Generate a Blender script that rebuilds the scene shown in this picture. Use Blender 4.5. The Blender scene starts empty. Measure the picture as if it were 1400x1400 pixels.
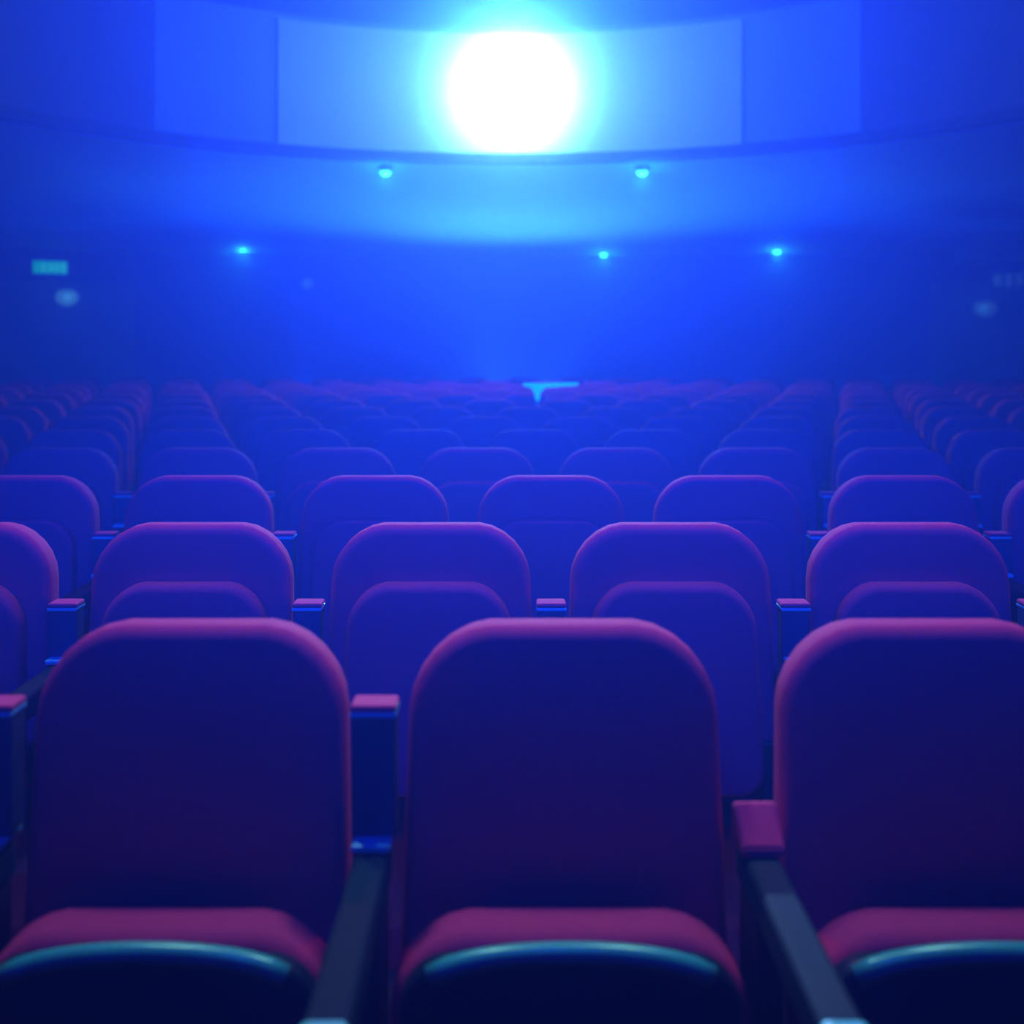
import bpy, bmesh, math, random
from mathutils import Vector
random.seed(7)
PI = math.pi
scene = bpy.context.scene
COL = scene.collection

# ------------------------------------------------------------------ camera
CAM_Z, F = 1.37, 1600.0            # camera height (m), focal length in pixels of the 1400 px frame
cam_data = bpy.data.cameras.new('camera')
cam_data.sensor_width = 36.0
cam_data.lens = 36.0 * F / 1400.0
cam_data.shift_y = -234.0 / 1400.0
cam_data.clip_start = 0.05
cam_data.dof.use_dof = True
cam_data.dof.focus_distance = 2.9
cam_data.dof.aperture_fstop = 2.2
cam = bpy.data.objects.new('camera', cam_data)
COL.objects.link(cam)
cam.location = (0, 0, CAM_Z)
cam.rotation_euler = (PI / 2, 0, 0)
scene.camera = cam

# ------------------------------------------------------------------ world, exposure
world = bpy.data.worlds.new('world'); scene.world = world
world.use_nodes = True
world.node_tree.nodes['Background'].inputs[0].default_value = (0, 0, 0.02, 1)
world.node_tree.nodes['Background'].inputs[1].default_value = 0.0
# stage haze fills the hall: a fine blue veil that scatters widely and larger droplets that scatter forwards
wn = world.node_tree
veil = wn.nodes.new('ShaderNodeVolumeScatter'); drops = wn.nodes.new('ShaderNodeVolumeScatter'); addv = wn.nodes.new('ShaderNodeAddShader')
veil.inputs['Color'].default_value = (0.01, 0.02, 1.0, 1)
veil.inputs['Density'].default_value = 0.095
veil.inputs['Anisotropy'].default_value = 0.6
drops.inputs['Color'].default_value = (0.04, 0.32, 1.0, 1)
drops.inputs['Density'].default_value = 0.012
drops.inputs['Anisotropy'].default_value = 0.95
wn.links.new(veil.outputs[0], addv.inputs[0]); wn.links.new(drops.outputs[0], addv.inputs[1])
mist = wn.nodes.new('ShaderNodeVolumeScatter'); addm = wn.nodes.new('ShaderNodeAddShader')
mist.inputs['Color'].default_value = (0.26, 0.50, 1.0, 1)
mist.inputs['Density'].default_value = 0.025
mist.inputs['Anisotropy'].default_value = 0.985
wn.links.new(addv.outputs[0], addm.inputs[0]); wn.links.new(mist.outputs[0], addm.inputs[1])
wn.links.new(addm.outputs[0], wn.nodes['World Output'].inputs['Volume'])
vs = scene.view_settings
vs.view_transform = 'Standard'; vs.look = 'None'
vs.exposure = 0.0; vs.gamma = 1.0; vs.use_curve_mapping = False

# ------------------------------------------------------------------ stage and house lights, plus added rim and soffit spots
def spot(name, loc, aim, power, colour, half_deg, blend=1.0, radius=0.15):
    d = bpy.data.lights.new(name, 'SPOT')
    d.energy = power; d.color = colour; d.spot_size = math.radians(half_deg * 2); d.spot_blend = blend
    d.shadow_soft_size = radius
    o = bpy.data.objects.new(name, d); COL.objects.link(o)
    o.location = loc
    o.rotation_euler = (Vector(aim) - Vector(loc)).to_track_quat('-Z', 'Y').to_euler()
    return o

BLUE = (0.0, 0.02, 1.0)
COOL = (0.22, 0.55, 1.0)
spot('stage_wash', (0, -1.6, 4.6), (0, 13.0, 1.5), 13000, BLUE, 40, 1.0, 0.4)
for ux in (-5.2, -2.6, 2.6, 5.2):  # unseen floor spots added to brighten the soffit and rear wall
    spot('added_uplight', (ux, 14.7 - 0.03 * ux * ux, 0.12), (ux * 0.8, 11.2, 3.0), 900 if abs(ux) < 3 else 250, (0.0, 0.05, 1.0), 50, 1.0, 0.12)
spot('added_uplight', (0.0, 14.7, 0.12), (0.0, 12.2, 3.0), 1250, (0.12, 0.48, 1.0), 58, 1.0, 0.3)  # added cyan spot that gives the soffit its central glow
for hx in (-1.5, 1.5):
    spot('house_light', (hx, 3.9, 6.8), (hx * 0.5, 1.55, 0.5), 1150, COOL, 15, 0.8, 0.3)

for hx in (-0.9, 0.9):
    spot('added_rim_light', (hx, 7.2, 7.3), (hx * 0.5, 2.2, 0.95), 600, (0.50, 0.05, 0.7), 20, 0.9, 0.2)  # unseen spots added to strengthen the pink rims on the seat tops

# ------------------------------------------------------------------ materials
def mat(name, base, rough=0.6, spec=0.5, noise=0.0, nscale=40.0, bump=0.0, bscale=200.0, sheen=0.0, coat=0.0, emit=None, estr=0.0):
    m = bpy.data.materials.new(name); m.use_nodes = True
    nt = m.node_tree; b = nt.nodes['Principled BSDF']
    b.inputs['Base Color'].default_value = (*base, 1)
    b.inputs['Roughness'].default_value = rough
    b.inputs['Specular IOR Level'].default_value = spec
    b.inputs['Sheen Weight'].default_value = sheen
    b.inputs['Coat Weight'].default_value = coat
    tc = nt.nodes.new('ShaderNodeTexCoord')
    if noise > 0:
        n = nt.nodes.new('ShaderNodeTexNoise'); n.inputs['Scale'].default_value = nscale
        n.inputs['Detail'].default_value = 4
        r = nt.nodes.new('ShaderNodeMix'); r.data_type = 'RGBA'
        r.inputs[6].default_value = (*[c * (1 - noise) for c in base], 1)
        r.inputs[7].default_value = (*[min(1, c * (1 + noise)) for c in base], 1)
        nt.links.new(tc.outputs['Object'], n.inputs['Vector'])
        nt.links.new(n.outputs['Fac'], r.inputs[0]); nt.links.new(r.outputs[2], b.inputs['Base Color'])
    if bump > 0:
        n2 = nt.nodes.new('ShaderNodeTexNoise'); n2.inputs['Scale'].default_value = bscale
        bp = nt.nodes.new('ShaderNodeBump'); bp.inputs['Strength'].default_value = bump
        bp.inputs['Distance'].default_value = 0.002
        nt.links.new(tc.outputs['Object'], n2.inputs['Vector'])
        nt.links.new(n2.outputs['Fac'], bp.inputs['Height']); nt.links.new(bp.outputs['Normal'], b.inputs['Normal'])
    if emit:
        b.inputs['Emission Color'].default_value = (*emit, 1)
        b.inputs['Emission Strength'].default_value = estr
    return m

M = dict(
    fabric=mat('red_fabric', (0.60, 0.02, 0.13), 0.85, 0.2, 0.12, 60, 0.25, 350),
    shell=mat('seat_shell_plastic', (0.008, 0.010, 0.03), 0.4, 0.4, 0.1, 15, 0.1, 90),
    lip=mat('rim_teal_highlight', (0.05, 0.30, 0.34), 0.28, 0.6, 0.05, 20),  # the teal highlight along the shell edge is put into this colour
    navy=mat('navy_vinyl', (0.02, 0.03, 0.12), 0.55, 0.4, 0.1, 40, 0.1, 200),
    teal=mat('teal_edge_highlight', (0.10, 0.48, 0.60), 0.35, 0.6, 0.05, 20),  # cyan highlights on the armrest edges and front ends, put into the colour
    bar=mat('slate_arm_bar', (0.006, 0.014, 0.03), 0.75, 0.15, 0.1, 30, 0.08, 120),
    frame=mat('black_metal_frame', (0.02, 0.02, 0.03), 0.45, 0.5, 0.1, 30),
    carpet=mat('dark_carpet', (0.05, 0.012, 0.05), 0.95, 0.1, 0.3, 30, 0.4, 120),
    wall=mat('painted_wall', (0.03, 0.06, 0.40), 0.85, 0.2, 0.06, 3, 0.1, 60),
    upper=mat('upper_wall_paint', (0.03, 0.05, 0.30), 0.85, 0.2, 0.06, 3, 0.1, 60),
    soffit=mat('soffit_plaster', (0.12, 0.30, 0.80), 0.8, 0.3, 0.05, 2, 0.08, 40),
    ceiling=mat('ceiling_paint', (0.05, 0.05, 0.10), 0.9, 0.2, 0.06, 3),
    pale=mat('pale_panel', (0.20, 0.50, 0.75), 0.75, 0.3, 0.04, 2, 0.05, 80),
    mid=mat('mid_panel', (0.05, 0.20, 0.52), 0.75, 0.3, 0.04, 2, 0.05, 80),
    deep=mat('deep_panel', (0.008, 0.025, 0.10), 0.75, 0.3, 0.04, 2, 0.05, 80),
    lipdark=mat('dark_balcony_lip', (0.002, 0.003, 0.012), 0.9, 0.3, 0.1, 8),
    door=mat('door_paint', (0.10, 0.12, 0.26), 0.6, 0.4, 0.08, 5),
    metal=mat('brushed_metal', (0.35, 0.38, 0.45), 0.35, 0.5, 0.08, 60),
    lampcan=mat('lamp_black', (0.02, 0.02, 0.03), 0.4, 0.5, 0.1, 30),
    globe=mat('lamp_globe', (0.9, 0.95, 1), 0.3, 0.5, emit=(0.75, 0.92, 1.0), estr=60),
    down=mat('downlight_lens', (0.3, 0.9, 1), 0.3, 0.5, emit=(0.04, 0.75, 1.0), estr=3),
    sconce=mat('sconce_glass', (0.1, 0.3, 0.7), 0.3, 0.5, emit=(0.03, 0.16, 0.7), estr=0.6),
    sconce_dim=mat('sconce_glass_dim', (0.08, 0.25, 0.7), 0.3, 0.5, emit=(0.02, 0.08, 0.6), estr=0.35),
    sign=mat('lit_sign_face', (0.05, 0.5, 0.5), 0.4, 0.4, emit=(0.0, 0.26, 0.60), estr=0.9),
    signmark=mat('lit_sign_mark', (0.2, 0.7, 0.9), 0.4, 0.4, emit=(0.02, 0.36, 0.78), estr=0.9),
    sign_dim=mat('dim_sign_face', (0.05, 0.12, 0.35), 0.4, 0.4, emit=(0.0, 0.02, 0.3), estr=0.3),
    signmark_dim=mat('dim_sign_mark', (0.2, 0.35, 0.7), 0.4, 0.4, emit=(0.02, 0.06, 0.5), estr=0.4),
    glow_t=mat('cyan_glow', (0.1, 0.6, 1), 0.3, 0.5, emit=(0.0, 0.30, 1.0), estr=1.4),  # emission draws the cyan T-shaped glow of the made-up stand
)

# ------------------------------------------------------------------ helpers
def new_obj(name, me, m=None, parent=None, smooth=False):
    if m is not None:
        me.materials.append(m)
    if smooth:
        for p in me.polygons: p.use_smooth = True
    o = bpy.data.objects.new(name, me); COL.objects.link(o)
    if parent: o.parent = parent
    return o

def mesh_of(name, bm):
    me = bpy.data.meshes.new(name)
    bmesh.ops.recalc_face_normals(bm, faces=bm.faces[:])
    bm.to_mesh(me); bm.free()
    return me

def bbox(bm, x0, x1, y0, y1, z0, z1, bev=0.0, seg=2):
    b2 = bmesh.new()
    vs_ = [b2.verts.new(p) for p in ((x0,y0,z0),(x1,y0,z0),(x1,y1,z0),(x0,y1,z0),(x0,y0,z1),(x1,y0,z1),(x1,y1,z1),(x0,y1,z1))]
    for f in ((0,3,2,1),(4,5,6,7),(0,1,5,4),(1,2,6,5),(2,3,7,6),(3,0,4,7)):
        b2.faces.new([vs_[i] for i in f])
    if bev > 0:
        bmesh.ops.bevel(b2, geom=b2.edges[:], offset=bev, segments=seg, affect='EDGES', profile=0.5)
    tmp = bpy.data.meshes.new('tmp'); b2.to_mesh(tmp); b2.free()
    bm.from_mesh(tmp); bpy.data.meshes.remove(tmp)

def box_mesh(name, x0, x1, y0, y1, z0, z1, bev=0.0, seg=2):
    bm = bmesh.new(); bbox(bm, x0, x1, y0, y1, z0, z1, bev, seg)
    return mesh_of(name, bm)

def lathe(bm, prof, cx=0, cy=0, n=20, axis='Z', cz=0):
    rings = []
    for r, h in prof:
        ring = []
        for k in range(n):
            a = 2 * PI * k / n
            if axis == 'Z': p = (cx + r * math.cos(a), cy + r * math.sin(a), cz + h)
            else: p = (cx + r * math.cos(a), cy + h, cz + r * math.sin(a))
            ring.append(bm.verts.new(p))
        rings.append(ring)
    for a, b in zip(rings, rings[1:]):
        for k in range(n):
            bm.faces.new((a[k], a[(k+1) % n], b[(k+1) % n], b[k]))
    bm.faces.new(rings[0][::-1]); bm.faces.new(rings[-1])

def thing(name, label, cat, loc=(0,0,0), group=None):
    o = bpy.data.objects.new(name, None); COL.objects.link(o)
    o.location = loc; o.empty_display_size = 0.1
    tag(o, label, cat, group)
    return o

def tag(o, label=None, cat=None, group=None, kind=None):
    if label: o['label'] = label
    if cat: o['category'] = cat
    if group: o['group'] = group
    if kind: o['kind'] = kind
    return o

def rr_ring(a, zt, zb, rt, rb, s, n=7):
    """points of a rounded rectangle, inset by s, counter-clockwise in x-z"""
    pts = []
    a2, t2, b2 = a - s, zt - s, zb + s
    lim = min(a2, (t2 - b2) / 2) * 0.98
    r1, r2 = max(0.004, min(rt - s * 0.6, lim)), max(0.004, min(rb - s * 0.6, lim))
    for cx, cz, r, a0 in ((a2 - r1, t2 - r1, r1, 0), (-a2 + r1, t2 - r1, r1, 90), (-a2 + r2, b2 + r2, r2, 180), (a2 - r2, b2 + r2, r2, 270)):
        for k in range(n):
            t = math.radians(a0 + 90 * k / (n - 1))
            pts.append((cx + r * math.cos(t), cz + r * math.sin(t)))
    return pts

def pad(name, a, zt, zb, rt, rb, yf, yb, er, bulge=0.0, arch=0.0, taper=0.0, lean=0.0, erb=None):
    """upholstered pad: rounded-rectangle outline, rolled edges, front (towards -Y) gently bulged"""
    erb = erb or er
    prof = []
    depth = min(a, (zt - zb) / 2) * 0.9
    for s, k in ((depth * 0.98, 1.0), (depth * 0.75, 0.94), (depth * 0.5, 0.75), ((depth * 0.5 + er) / 2, 0.4)):
        prof.append((s, yf - bulge * k))
    for k in range(6):
        t = k / 5 * PI / 2
        prof.append((er * (1 - math.sin(t)), yf + er * (1 - math.cos(t))))
    for k in range(6):
        t = k / 5 * PI / 2
        prof.append((erb * (1 - math.cos(t)), yb - erb * (1 - math.sin(t))))
    prof.append((depth * 0.6, yb))
    bm = bmesh.new(); rings = []
    for s, y in prof:
        ring = []
        for x, z in rr_ring(a, zt, zb, rt, rb, s):
            zz = z - arch * (x / a) ** 2 * max(0, (z - zb) / (zt - zb))
            xx = x * (1 + taper * (zt - z) / (zt - zb))
            ring.append(bm.verts.new((xx, y + lean * (zz - zb), zz)))
        rings.append(ring)
    n = len(rings[0])
    for r0, r1 in zip(rings, rings[1:]):
        for k in range(n):
            bm.faces.new((r0[k], r0[(k+1) % n], r1[(k+1) % n], r1[k]))
    bm.faces.new(rings[0]); bm.faces.new(rings[-1][::-1])
    return mesh_of(name, bm)

def tube_along(name, pts, r, n=8):
    bm = bmesh.new(); rings = []
    for i, p in enumerate(pts):
        p = Vector(p)
        t = (Vector(pts[min(i+1, len(pts)-1)]) - Vector(pts[max(i-1, 0)])).normalized()
        u = t.cross(Vector((0, 1, 0.001))).normalized(); v = t.cross(u).normalized()
        rings.append([bm.verts.new(p + r * (math.cos(2*PI*k/n) * u + math.sin(2*PI*k/n) * v)) for k in range(n)])
    for a, b in zip(rings, rings[1:]):
        for k in range(n): bm.faces.new((a[k], a[(k+1) % n], b[(k+1) % n], b[k]))
    bm.faces.new(rings[0][::-1]); bm.faces.new(rings[-1])
    return mesh_of(name, bm)

def copy_tree(o, parent=None):
    c = o.copy(); COL.objects.link(c); c.parent = parent
    for ch in list(o.children): copy_tree(ch, c)
    return c

# ------------------------------------------------------------------ room shell
WX, ZC = 7.6, 7.6                 # half width of the hall, ceiling height
D_WALL, R_WALL = 16.0, 13.2       # curved rear wall
Z_WALL = 1.37 + 114 * 16 / 1600   # where the soffit meets the rear wall
BC, BR = 6.6, 4.4                 # centre and radius of the horseshoe balcony front
Z_B0, Z_B1 = 1.37 + 1.70, 1.37 + 2.88

def wall_y(x): return D_WALL - (R_WALL - math.sqrt(R_WALL ** 2 - x * x))

def struct(name, me, m):
    o = new_obj(name, me, m); tag(o, kind='structure'); return o

fl = struct('floor', box_mesh('floor', -WX, WX, -6, 17.5, -0.2, 0.0), M['carpet'])
struct('ceiling', box_mesh('ceiling', -WX, WX, -6, 17.5, ZC, ZC + 0.2), M['ceiling'])
struct('wall_left', box_mesh('wall_left', -WX - 0.2, -WX, -6, 17.5, 0, ZC), M['upper'])
struct('wall_right', box_mesh('wall_right', WX, WX + 0.2, -6, 17.5, 0, ZC), M['upper'])
struct('wall_front', box_mesh('wall_front', -WX, WX, -6.2, -6, 0, ZC), M['ceiling'])

def curved_wall(name, m, z0, z1, n=40, th=0.2):
    bm = bmesh.new(); cols = []
    for k in range(n + 1):
        x = -WX + 2 * WX * k / n
        y = wall_y(x)
        cols.append([bm.verts.new(p) for p in ((x, y, z0), (x, y, z1), (x, y + th, z1), (x, y + th, z0))])
    for a, b in zip(cols, cols[1:]):
        for i in range(4): bm.faces.new((a[i], b[i], b[(i+1) % 4], a[(i+1) % 4]))
    bm.faces.new(cols[0]); bm.faces.new(cols[-1][::-1])
    return struct(name, mesh_of(name, bm), m)
curved_wall('wall_back', M['wall'], 0, Z_WALL + 0.02)
curved_wall('wall_back_upper', M['upper'], Z_WALL + 0.02, ZC)

# balcony: horseshoe front made of curved panels, dark lip, soffit slab
def front_pt(phi, r=BR): return (r * math.sin(phi), BC + r * math.cos(phi))
def front_path(n=60):
    """angles of the arc, then straight arms running towards the stage"""
    return [-PI/2 + PI * k / n for k in range(n + 1)]

def arc_slab(name, phi0, phi1, r0, r1, z0, z1, n):
    bm = bmesh.new(); cols = []
    for k in range(n + 1):
        ph = phi0 + (phi1 - phi0) * k / n
        a, b = front_pt(ph, r0), front_pt(ph, r1)
        cols.append([bm.verts.new(p) for p in ((*a, z0), (*a, z1), (*b, z1), (*b, z0))])
    for a, b in zip(cols, cols[1:]):
        for i in range(4): bm.faces.new((a[i], b[i], b[(i+1) % 4], a[(i+1) % 4]))
    bm.faces.new(cols[0]); bm.faces.new(cols[-1][::-1])
    return mesh_of(name, bm)

def soffit():
    bm = bmesh.new(); cols = []
    N = 72
    for k in range(N + 1):
        t = k / N
        ph = -PI/2 + PI * t
        ix, iy = front_pt(ph, BR + 0.05)
        # matching point on the rear / side wall
        ox = WX * math.sin(ph) / max(abs(math.sin(ph)), math.sin(math.radians(50))) if abs(ph) < math.radians(50) else math.copysign(WX, ph)
        if abs(ph) < math.radians(50):
            oy = wall_y(ox)
        else:
            q = (abs(ph) - math.radians(50)) / math.radians(40)
            oy = wall_y(WX) * (1 - q) + BC * q
        zo = Z_WALL if oy > 13 else Z_WALL + (Z_B0 - Z_WALL) * min(1, (wall_y(WX) - oy) / 6)
        col = []
        for j in range(7):
            s = j / 6
            col.append(bm.verts.new((ix + (ox - ix) * s, iy + (oy - iy) * s, Z_B0 + (zo - Z_B0) * s)))
        for j in range(6, -1, -1):
            s = j / 6
            col.append(bm.verts.new((ix + (ox - ix) * s, iy + (oy - iy) * s, Z_B0 + 0.25 + (zo - Z_B0) * s * 0)))
        cols.append(col)
    L = len(cols[0])
    for a, b in zip(cols, cols[1:]):
        for i in range(L): bm.faces.new((a[i], b[i], b[(i+1) % L], a[(i+1) % L]))
    bm.faces.new(cols[0]); bm.faces.new(cols[-1][::-1])
    return mesh_of('ceiling_under_balcony', bm)
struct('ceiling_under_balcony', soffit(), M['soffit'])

bal = bpy.data.objects.new('wall_balcony', None); COL.objects.link(bal); tag(bal, 'curved horseshoe balcony front of pale and darker blue panels', kind='structure')
rad = math.radians
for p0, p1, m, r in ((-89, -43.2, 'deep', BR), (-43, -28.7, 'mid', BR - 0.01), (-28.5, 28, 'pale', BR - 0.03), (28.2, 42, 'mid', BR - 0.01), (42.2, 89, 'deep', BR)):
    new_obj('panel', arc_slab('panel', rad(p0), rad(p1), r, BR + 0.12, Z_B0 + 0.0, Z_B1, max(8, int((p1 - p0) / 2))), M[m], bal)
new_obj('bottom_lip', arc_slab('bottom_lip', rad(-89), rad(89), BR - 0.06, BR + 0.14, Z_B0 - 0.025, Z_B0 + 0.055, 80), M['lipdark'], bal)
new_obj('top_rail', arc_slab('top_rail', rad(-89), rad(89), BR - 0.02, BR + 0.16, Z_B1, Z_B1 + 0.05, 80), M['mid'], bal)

# doors in the rear wall, under the signs
def solve_wall(px, py):
    d = 15.0
    for _ in range(60):
        x = (px - 700) * d / F; d = wall_y(max(-WX, min(WX, x)))
    return (px - 700) * d / F, d, CAM_Z + (466 - py) * d / F

def facing(x):   # rotation so that local -Y points out of the curved wall
    return math.asin(max(-1, min(1, x / R_WALL))) * -1

def double_door(name, px):
    x, d, _ = solve_wall(px, 400)
    e = bpy.data.objects.new(name, None); COL.objects.link(e); tag(e, kind='structure')
    e.location = (x, d, 0); e.rotation_euler = (0, 0, facing(x))
    new_obj('door_frame', box_mesh('door_frame', -0.92, 0.92, -0.07, 0.05, 0, 2.12, 0.006), M['door'], e)
    for s in (-1, 1):
        lf = new_obj('door_leaf', box_mesh('door_leaf', s * 0.45 - 0.43, s * 0.45 + 0.43, -0.10, -0.06, 0.01, 2.05, 0.004), M['door'], e)
        new_obj('push_bar', box_mesh('push_bar', s * 0.45 - 0.33, s * 0.45 + 0.33, -0.15, -0.10, 1.0, 1.06, 0.01), M['door'], lf)
    return e
double_door('door_1', 80)
double_door('door_2', 1380)

# ------------------------------------------------------------------ theatre seats
def seat_parts(root, lumbar):
    b = new_obj('backrest', SEAT['back'], None, root)
    new_obj('back_shell', SEAT['backshell'], None, root)
    if lumbar:                                   # rows further back: the upholstered seat is folded high against the backrest
        new_obj('seat_cushion', SEAT['folded'], None, root)
    else:
        new_obj('seat_cushion', SEAT['cushion'], None, root)
        s = new_obj('seat_shell', SEAT['shell'], None, root)
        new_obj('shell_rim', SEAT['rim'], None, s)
    new_obj('side_frame', SEAT['frameL'], None, root)
    new_obj('side_frame', SEAT['frameR'], None, root)

def prep(me, m, smooth=True):
    me.materials.append(M[m])
    if smooth:
        for p in me.polygons: p.use_smooth = True
    return me

SEAT = {}
# y = 0 is the plane of the row; the camera is on the -Y side
SEAT['back'] = prep(pad('backrest', 0.230, 0.942, 0.42, 0.118, 0.05, -0.055, 0.045, 0.024, 0.012, 0.018, 0.06, 0.10, 0.045), 'fabric')
SEAT['backshell'] = prep(pad('back_shell', 0.212, 0.905, 0.40, 0.11, 0.05, 0.032, 0.068, 0.010, 0.0, 0.012, 0.06, 0.10, 0.018), 'shell')
SEAT['folded'] = prep(pad('seat_cushion', 0.185, 0.818, 0.34, 0.085, 0.06, -0.118, -0.042, 0.020, 0.008, 0.02, 0.10, 0.10, 0.02), 'fabric')
SEAT['cushion'] = prep(pad('seat_cushion', 0.243, 0.582, 0.19, 0.105, 0.06, -0.185, -0.078, 0.030, 0.0, 0.022, 0.02, -0.06, 0.030), 'fabric')
SEAT['shell'] = prep(pad('seat_shell', 0.226, 0.566, 0.20, 0.06, 0.07, -0.212, -0.165, 0.016, 0.020, 0.022, 0.02, -0.06), 'shell')
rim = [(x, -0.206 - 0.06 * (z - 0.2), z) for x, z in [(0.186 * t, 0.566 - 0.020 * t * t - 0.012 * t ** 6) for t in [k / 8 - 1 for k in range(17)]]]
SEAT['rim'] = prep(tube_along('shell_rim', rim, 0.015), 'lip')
SEAT['frameL'] = prep(box_mesh('side_frame', -0.235, -0.20, -0.06, 0.03, 0.0, 0.45, 0.006), 'frame', False)
SEAT['frameR'] = prep(box_mesh('side_frame', 0.20, 0.235, -0.06, 0.03, 0.0, 0.45, 0.006), 'frame', False)

PITCH = 0.561
D0, DR = 1.765, 0.975
N_ROWS = 13
OFF = [0.0776, -0.19, 0.125, -0.14, 0.11, -0.17, 0.10, -0.16, 0.12, -0.15, 0.10, -0.17, 0.12]
ORD = ['front', 'second', 'third', 'fourth', 'fifth', 'sixth', 'seventh', 'eighth', 'ninth', 'tenth', 'eleventh', 'twelfth', 'last']
NTH = ['leftmost', 'second', 'third', 'fourth', 'fifth', 'sixth', 'seventh', 'eighth', 'ninth', 'tenth', 'eleventh', 'twelfth', 'thirteenth', 'fourteenth', 'fifteenth', 'sixteenth', 'seventeenth', 'eighteenth', 'nineteenth', 'twentieth', 'twenty-first', 'twenty-second', 'twenty-third', 'twenty-fourth', 'twenty-fifth']

proto = {}
for lum in (False, True):
    e = bpy.data.objects.new('theatre_seat', None); COL.objects.link(e)
    seat_parts(e, lum); proto[lum] = [e, False]

def place_seat(x, d, lum, label, group):
    p = proto[lum]
    o = p[0] if not p[1] else copy_tree(p[0])
    p[1] = True
    o.location = (x, d, 0)
    tag(o, label, 'seat', group)
    return o

rows = []
for r in range(N_ROWS):
    d = D0 + DR * r
    lim_in = 0.4375 * d + 0.20
    lim = 0.4375 * d + 0.42
    xs = sorted(OFF[r] + PITCH * k for k in range(-20, 21))
    xs = [x for x in xs if abs(x) < min(lim, 6.0)]
    rows.append((d, xs))
    seen = [x for x in xs if abs(x) < lim_in]
    for x in xs:
        if x not in seen:
            lab = f"red padded seat in the {ORD[r]} row just beyond the {'left' if x < 0 else 'right'} picture edge"
        else:
            i = seen.index(x)
            if r == 0:
                if abs(x - OFF[0]) < 0.01: lab = 'large red padded folding seat in the middle of the front row'
                elif i == 0: lab = 'large red padded folding seat at left of the front row'
                else: lab = 'large red padded folding seat at right of the front row'
            else:
                look = 'folding seat with pink-lit top' if r < 3 else 'hazy blue folding seat'
                pos = 'leftmost' if i == 0 else ('rightmost' if i == len(seen) - 1 else f'{NTH[i]} from the left')
                lab = f'{look}, {pos} in view in the {ORD[r]} row'
        place_seat(x, d, r > 0, lab, 'folding theatre seats in rows')

# ------------------------------------------------------------------ armrests between the seats
ARM = {}
ARM['post'] = prep(box_mesh('post', -0.02, 0.02, -0.14, -0.02, 0.0, 0.60, 0.006), 'frame', False)
ARM['foot'] = prep(box_mesh('foot_plate', -0.025, 0.025, -0.2, 0.04, 0.0, 0.012, 0.003), 'frame', False)
ARM['bar'] = prep(box_mesh('arm_bar', -0.026, 0.026, -0.50, -0.02, 0.575, 0.632, 0.01, 3), 'bar', False)
ARM['cap'] = prep(box_mesh('front_cap', -0.0285, 0.0285, -0.535, -0.494, 0.57, 0.637, 0.012, 3), 'teal', False)
ARM['pad_up'] = prep(box_mesh('armrest_pad', -0.0325, 0.0325, -0.058, -0.004, 0.646, 0.822, 0.005), 'navy', False)
ARM['end_up'] = prep(box_mesh('pad_end', -0.034, 0.034, -0.060, -0.002, 0.826, 0.838, 0.005), 'fabric', False)
ARM['highlight_up'] = prep(box_mesh('highlight_strip', -0.034, 0.034, -0.061, -0.002, 0.820, 0.8275, 0.002), 'teal', False)  # thin strip standing in for the cyan highlight on the pad edge
ARM['hinge'] = prep(box_mesh('hinge_bracket', -0.029, 0.029, -0.088, -0.004, 0.634, 0.646, 0.004), 'teal', False)
bm = bmesh.new()
pts = [(-0.03, 0.633), (-0.03, 0.688), (-0.045, 0.690), (-0.098, 0.648), (-0.100, 0.633)]
q0 = [bm.verts.new((-0.0325 - 0.035 * (y + 0.03), y, z)) for y, z in pts]; q1 = [bm.verts.new((0.0325 + 0.035 * (y + 0.03), y, z)) for y, z in pts]
bm.faces.new(q0); bm.faces.new(q1[::-1])
for k in range(5): bm.faces.new((q0[k], q1[k], q1[(k+1) % 5], q0[(k+1) % 5]))
bmesh.ops.bevel(bm, geom=bm.edges[:], offset=0.003, segments=2, affect='EDGES')
ARM['pad_down'] = prep(mesh_of('armrest_pad', bm), 'fabric', False)

def arm(x, d, raised, label, drop=0.0):
    e = thing('armrest', label, 'armrest', (x, d, 0), 'armrests between theatre seats')
    p = new_obj('post', ARM['post'], None, e); new_obj('foot_plate', ARM['foot'], None, p)
    b = new_obj('arm_bar', ARM['bar'], None, e); new_obj('front_cap', ARM['cap'], None, b)
    if raised:
        q = new_obj('armrest_pad', ARM['pad_up'], None, e)
        a1 = new_obj('pad_end', ARM['end_up'], None, q); a2 = new_obj('highlight_strip', ARM['highlight_up'], None, q)
        if drop:
            for o in (q,): o.location.z = -drop
        new_obj('hinge_bracket', ARM['hinge'], None, e)
    else:
        new_obj('armrest_pad', ARM['pad_down'], None, e)
    return e

for r in range(4):
    d, xs = rows[r]
    mids = [(a + b) / 2 for a, b in zip(xs, xs[1:])]
    inv = [m for m in mids if abs(m) < 0.4375 * d]
    for m in mids:
        if m in inv:
            i = inv.index(m)
            if r == 0:
                lab = ['narrow raised armrest at the far left edge of the front row', 'raised navy armrest with teal edge highlight left of the middle front seat', 'lowered armrest with red pad right of the middle front seat'][min(i, 2)]
            else:
                lab = f"small raised armrest with red end, {NTH[i] + (' from the left' if i else '')} in the {ORD[r]} row"
        else:
            lab = f"armrest in the {ORD[r]} row just beyond the {'left' if m < 0 else 'right'} picture edge"
        raised = not (r == 0 and m > 0)
        arm(m, d, raised, lab, 0.0 if r == 0 else 0.07)

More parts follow.
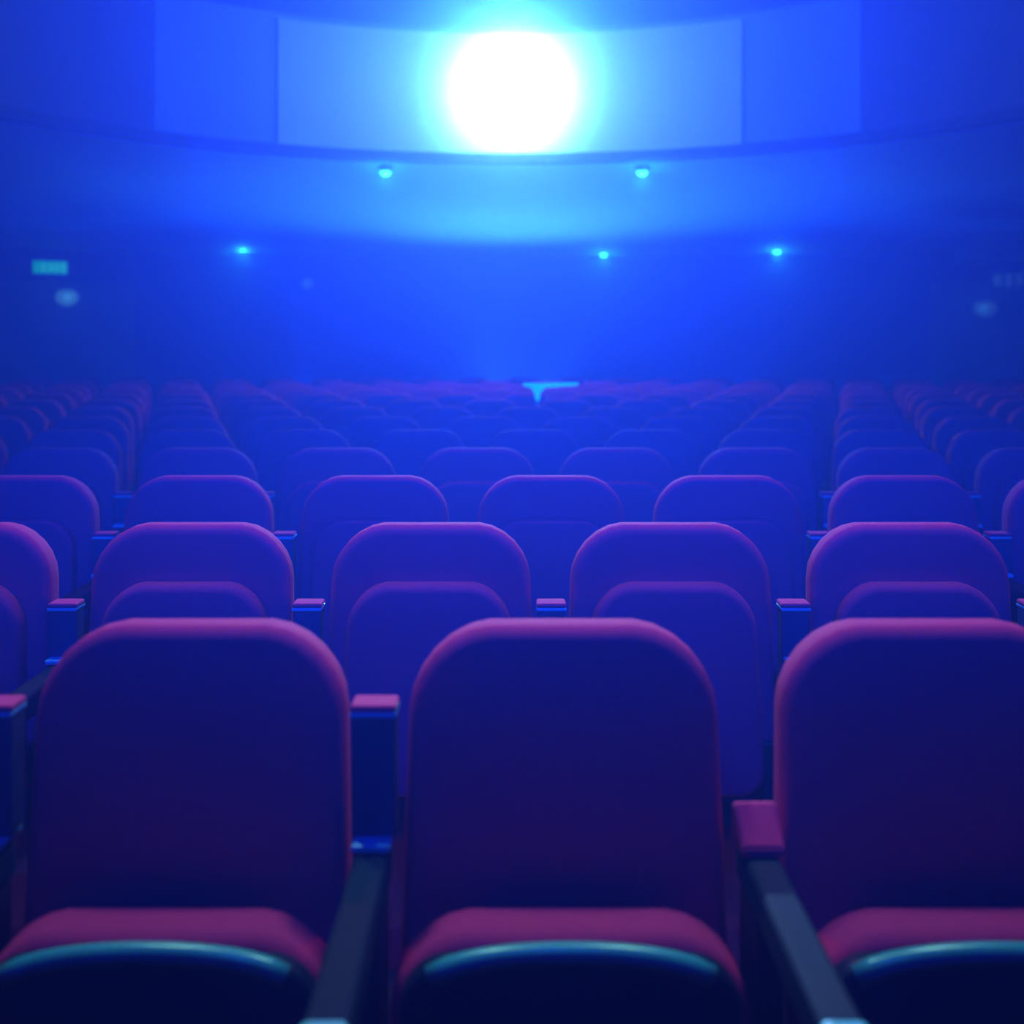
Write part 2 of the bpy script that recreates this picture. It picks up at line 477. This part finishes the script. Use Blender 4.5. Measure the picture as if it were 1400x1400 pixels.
# ------------------------------------------------------------------ made-up stand carrying a T-shaped cyan glow among the far rows
st = thing('glow_stand', 'small T-shaped cyan glow on a made-up stand among the far rows of seats', 'glow stand', (0.195, 8.95, 0))
bm = bmesh.new(); lathe(bm, ((0.12, 0.0), (0.12, 0.012), (0.03, 0.02), (0.015, 0.03)))
new_obj('base', mesh_of('base', bm), M['frame'], st, True)
bm = bmesh.new(); lathe(bm, ((0.011, 0.03), (0.011, 0.93)), n=10)
new_obj('pole', mesh_of('pole', bm), M['metal'], st, True)
bm = bmesh.new()
prof = [(-0.11, 1.045), (0.31, 1.05), (0.31, 1.03), (0.06, 1.012), (0.022, 0.975), (0.014, 0.915), (-0.014, 0.915), (-0.024, 0.975), (-0.055, 1.015), (-0.11, 1.027)]
f0 = [bm.verts.new((x - 0.0, -0.015, z)) for x, z in prof]; f1 = [bm.verts.new((x - 0.0, 0.015, z)) for x, z in prof]
bm.faces.new(f0); bm.faces.new(f1[::-1])
for k in range(len(prof)): bm.faces.new((f0[k], f1[k], f1[(k+1) % len(prof)], f0[(k+1) % len(prof)]))
new_obj('glow_bar', mesh_of('glow_bar', bm), M['glow_t'], st)

# ------------------------------------------------------------------ the bright lamp on the balcony front
LD = 10.34
LZ = CAM_Z + (466 - 108) * LD / F
lamp = thing('flood_lamp', 'dazzling white round flood lamp on the middle of the balcony front', 'lamp', (0, BC + BR - 0.03, LZ))
ly = LD - (BC + BR - 0.03)
bm = bmesh.new(); lathe(bm, ((0.06, 0.0), (0.06, -0.012), (0.02, -0.02)), axis='Y', cz=0.42)
new_obj('wall_plate', mesh_of('wall_plate', bm), M['lampcan'], lamp, True)
new_obj('bracket_arm', tube_along('bracket_arm', [(0.0, -0.01, 0.42), (0.0, ly * 0.5, 0.42), (0.0, ly * 0.9, 0.40), (0.0, ly, 0.34), (0.0, ly, 0.19)], 0.010), M['lampcan'], lamp, True)
bm = bmesh.new(); lathe(bm, ((0.012, 0.205), (0.018, 0.20), (0.018, 0.150), (0.015, 0.14)), cy=ly)
new_obj('lamp_socket', mesh_of('lamp_socket', bm), M['lampcan'], lamp, True)
bm = bmesh.new()
lathe(bm, [(max(0.004, 0.15 * math.sin(t)), -0.15 * math.cos(t)) for t in [PI * k / 14 for k in range(15)]], cy=ly, n=28)
new_obj('globe', mesh_of('globe', bm), M['globe'], lamp, True)
spot('flood_lamp_back', (0, LD + 0.17, LZ), (0, LD + 2, LZ), 640, (0.45, 0.88, 1.0), 72, 0.8, 0.12)
spot('flood_lamp_core', (0, LD - 0.28, LZ), (0, 0, CAM_Z), 1000, (0.6, 0.85, 1.0), 15, 1.0, 0.10)
bs = spot('flood_lamp_beam', (0, LD - 0.28, LZ), (0, 0, 2.6), 9800, (0.006, 0.08, 1.0), 34, 1.0, 0.10)

# ------------------------------------------------------------------ downlights of the soffit
def downlight(px, py, d, label, power):
    x = (px - 700) * d / F; z = CAM_Z + (466 - py) * d / F
    e = thing('downlight', label, 'light', (x, d, z), 'small cyan lights under the balcony')
    bm = bmesh.new(); lathe(bm, ((0.05, -0.02), (0.068, -0.02), (0.072, 0.0), (0.072, 0.13), (0.05, 0.14)), n=20)
    new_obj('housing', mesh_of('housing', bm), M['metal'], e, True)
    bm = bmesh.new(); lathe(bm, [(max(0.003, 0.052 * math.sin(t)), -0.018 - 0.04 * math.cos(t)) for t in [PI/2 * k / 6 for k in range(7)]], n=20)
    new_obj('lens', mesh_of('lens', bm), M['down'], e, True)
    l = bpy.data.lights.new('downlight_glow', 'POINT'); l.energy = power; l.color = (0.05, 0.75, 1.0); l.shadow_soft_size = 0.06
    o = bpy.data.objects.new('downlight_glow', l); COL.objects.link(o); o.parent = e; o.location = (0, -0.02, -0.10)
downlight(527, 232, 11.2, 'cyan downlight under the balcony edge left of the lamp glow', 3)
downlight(878, 232, 11.2, 'cyan downlight under the balcony edge right of the lamp glow', 3)
downlight(332, 337, 15.2, 'small cyan downlight against the rear wall at left', 3)
downlight(825, 345, 15.6, 'small cyan downlight against the rear wall just right of centre', 3)
downlight(1062, 341, 15.2, 'small cyan downlight against the rear wall at right', 3)

# ------------------------------------------------------------------ signs and wall lamps
def sign(px, py, w, h, face, mark, label, marks):
    x, d, z = solve_wall(px, py)
    e = thing('exit_sign', label, 'sign', (x, d, z), None); e.rotation_euler = (0, 0, facing(x))
    new_obj('case', box_mesh('case', -w/2 - .015, w/2 + .015, -0.07, 0.0, -h/2 - .015, h/2 + .015, 0.006), M['frame'], e)
    fc = new_obj('lit_face', box_mesh('lit_face', -w/2, w/2, -0.078, -0.068, -h/2, h/2, 0.003), M[face], e)
    for mx, mw, mz0, mz1 in marks:
        new_obj('mark', box_mesh('mark', mx * w - mw * w / 2, mx * w + mw * w / 2, -0.083, -0.076, mz0 * h, mz1 * h), M[mark], fc)
sign(68, 366, 0.40, 0.155, 'sign', 'signmark', 'small glowing teal sign on the rear wall at far left', ((-0.2, 0.08, -.3, .3), (0.02, 0.08, -.3, .3), (0.2, 0.1, -.3, .3), (0.40, 0.08, -.4, .4)))
sign(1386, 384, 0.50, 0.22, 'sign_dim', 'signmark_dim', 'dim blue sign on the rear wall at far right', ((-0.36, 0.16, -.35, .35), (-0.10, 0.12, -.35, .35), (0.14, 0.1, -.35, .35), (0.36, 0.14, -.35, .35)))

def sconce(px, py, m, label, power, col=(0.1, 0.4, 1.0), s=1.0):
    x, d, z = solve_wall(px, py)
    e = thing('wall_lamp', label, 'lamp', (x, d, z), 'dim lamps on the rear wall'); e.rotation_euler = (0, 0, facing(x))
    new_obj('wall_plate', box_mesh('wall_plate', -0.05*s, 0.05*s, -0.02, 0.0, -0.08*s, 0.08*s, 0.006), M['metal'], e)
    bm = bmesh.new(); lathe(bm, ((0.03*s, -0.07*s), (0.07*s, -0.05*s), (0.095*s, 0.0), (0.07*s, 0.05*s), (0.03*s, 0.06*s)), cy=-0.11*s, n=18)
    new_obj('shade', mesh_of('shade', bm), M[m], e, True)
    new_obj('arm', box_mesh('arm', -0.012*s, 0.012*s, -0.08*s, -0.01, -0.075*s, -0.055*s, 0.003), M['metal'], e)
    l = bpy.data.lights.new('wall_lamp_glow', 'POINT'); l.energy = power; l.color = col; l.shadow_soft_size = 0.05
    o = bpy.data.objects.new('wall_lamp_glow', l); COL.objects.link(o); o.parent = e; o.location = (0, -0.26*s, 0.0)
sconce(90, 407, 'sconce', 'soft blue wall lamp below the teal sign at left', 0.35, s=1.5)
sconce(1348, 422, 'sconce_dim', 'dim blue wall lamp below the sign at right', 0.2, s=1.5)
sconce(420, 388, 'sconce_dim', 'faint small lamp on the rear wall left of centre', 0.12, s=0.8)

# bulkhead over the right-hand door
x, d, z = solve_wall(1375, 345)
bh = new_obj('trim_1', box_mesh('trim_1', -0.55, 0.9, -0.35, 0.05, -0.12, 0.16, 0.01), M['soffit'])
bh.location = (x, d, z); bh.rotation_euler = (0, 0, facing(x)); tag(bh, kind='structure')
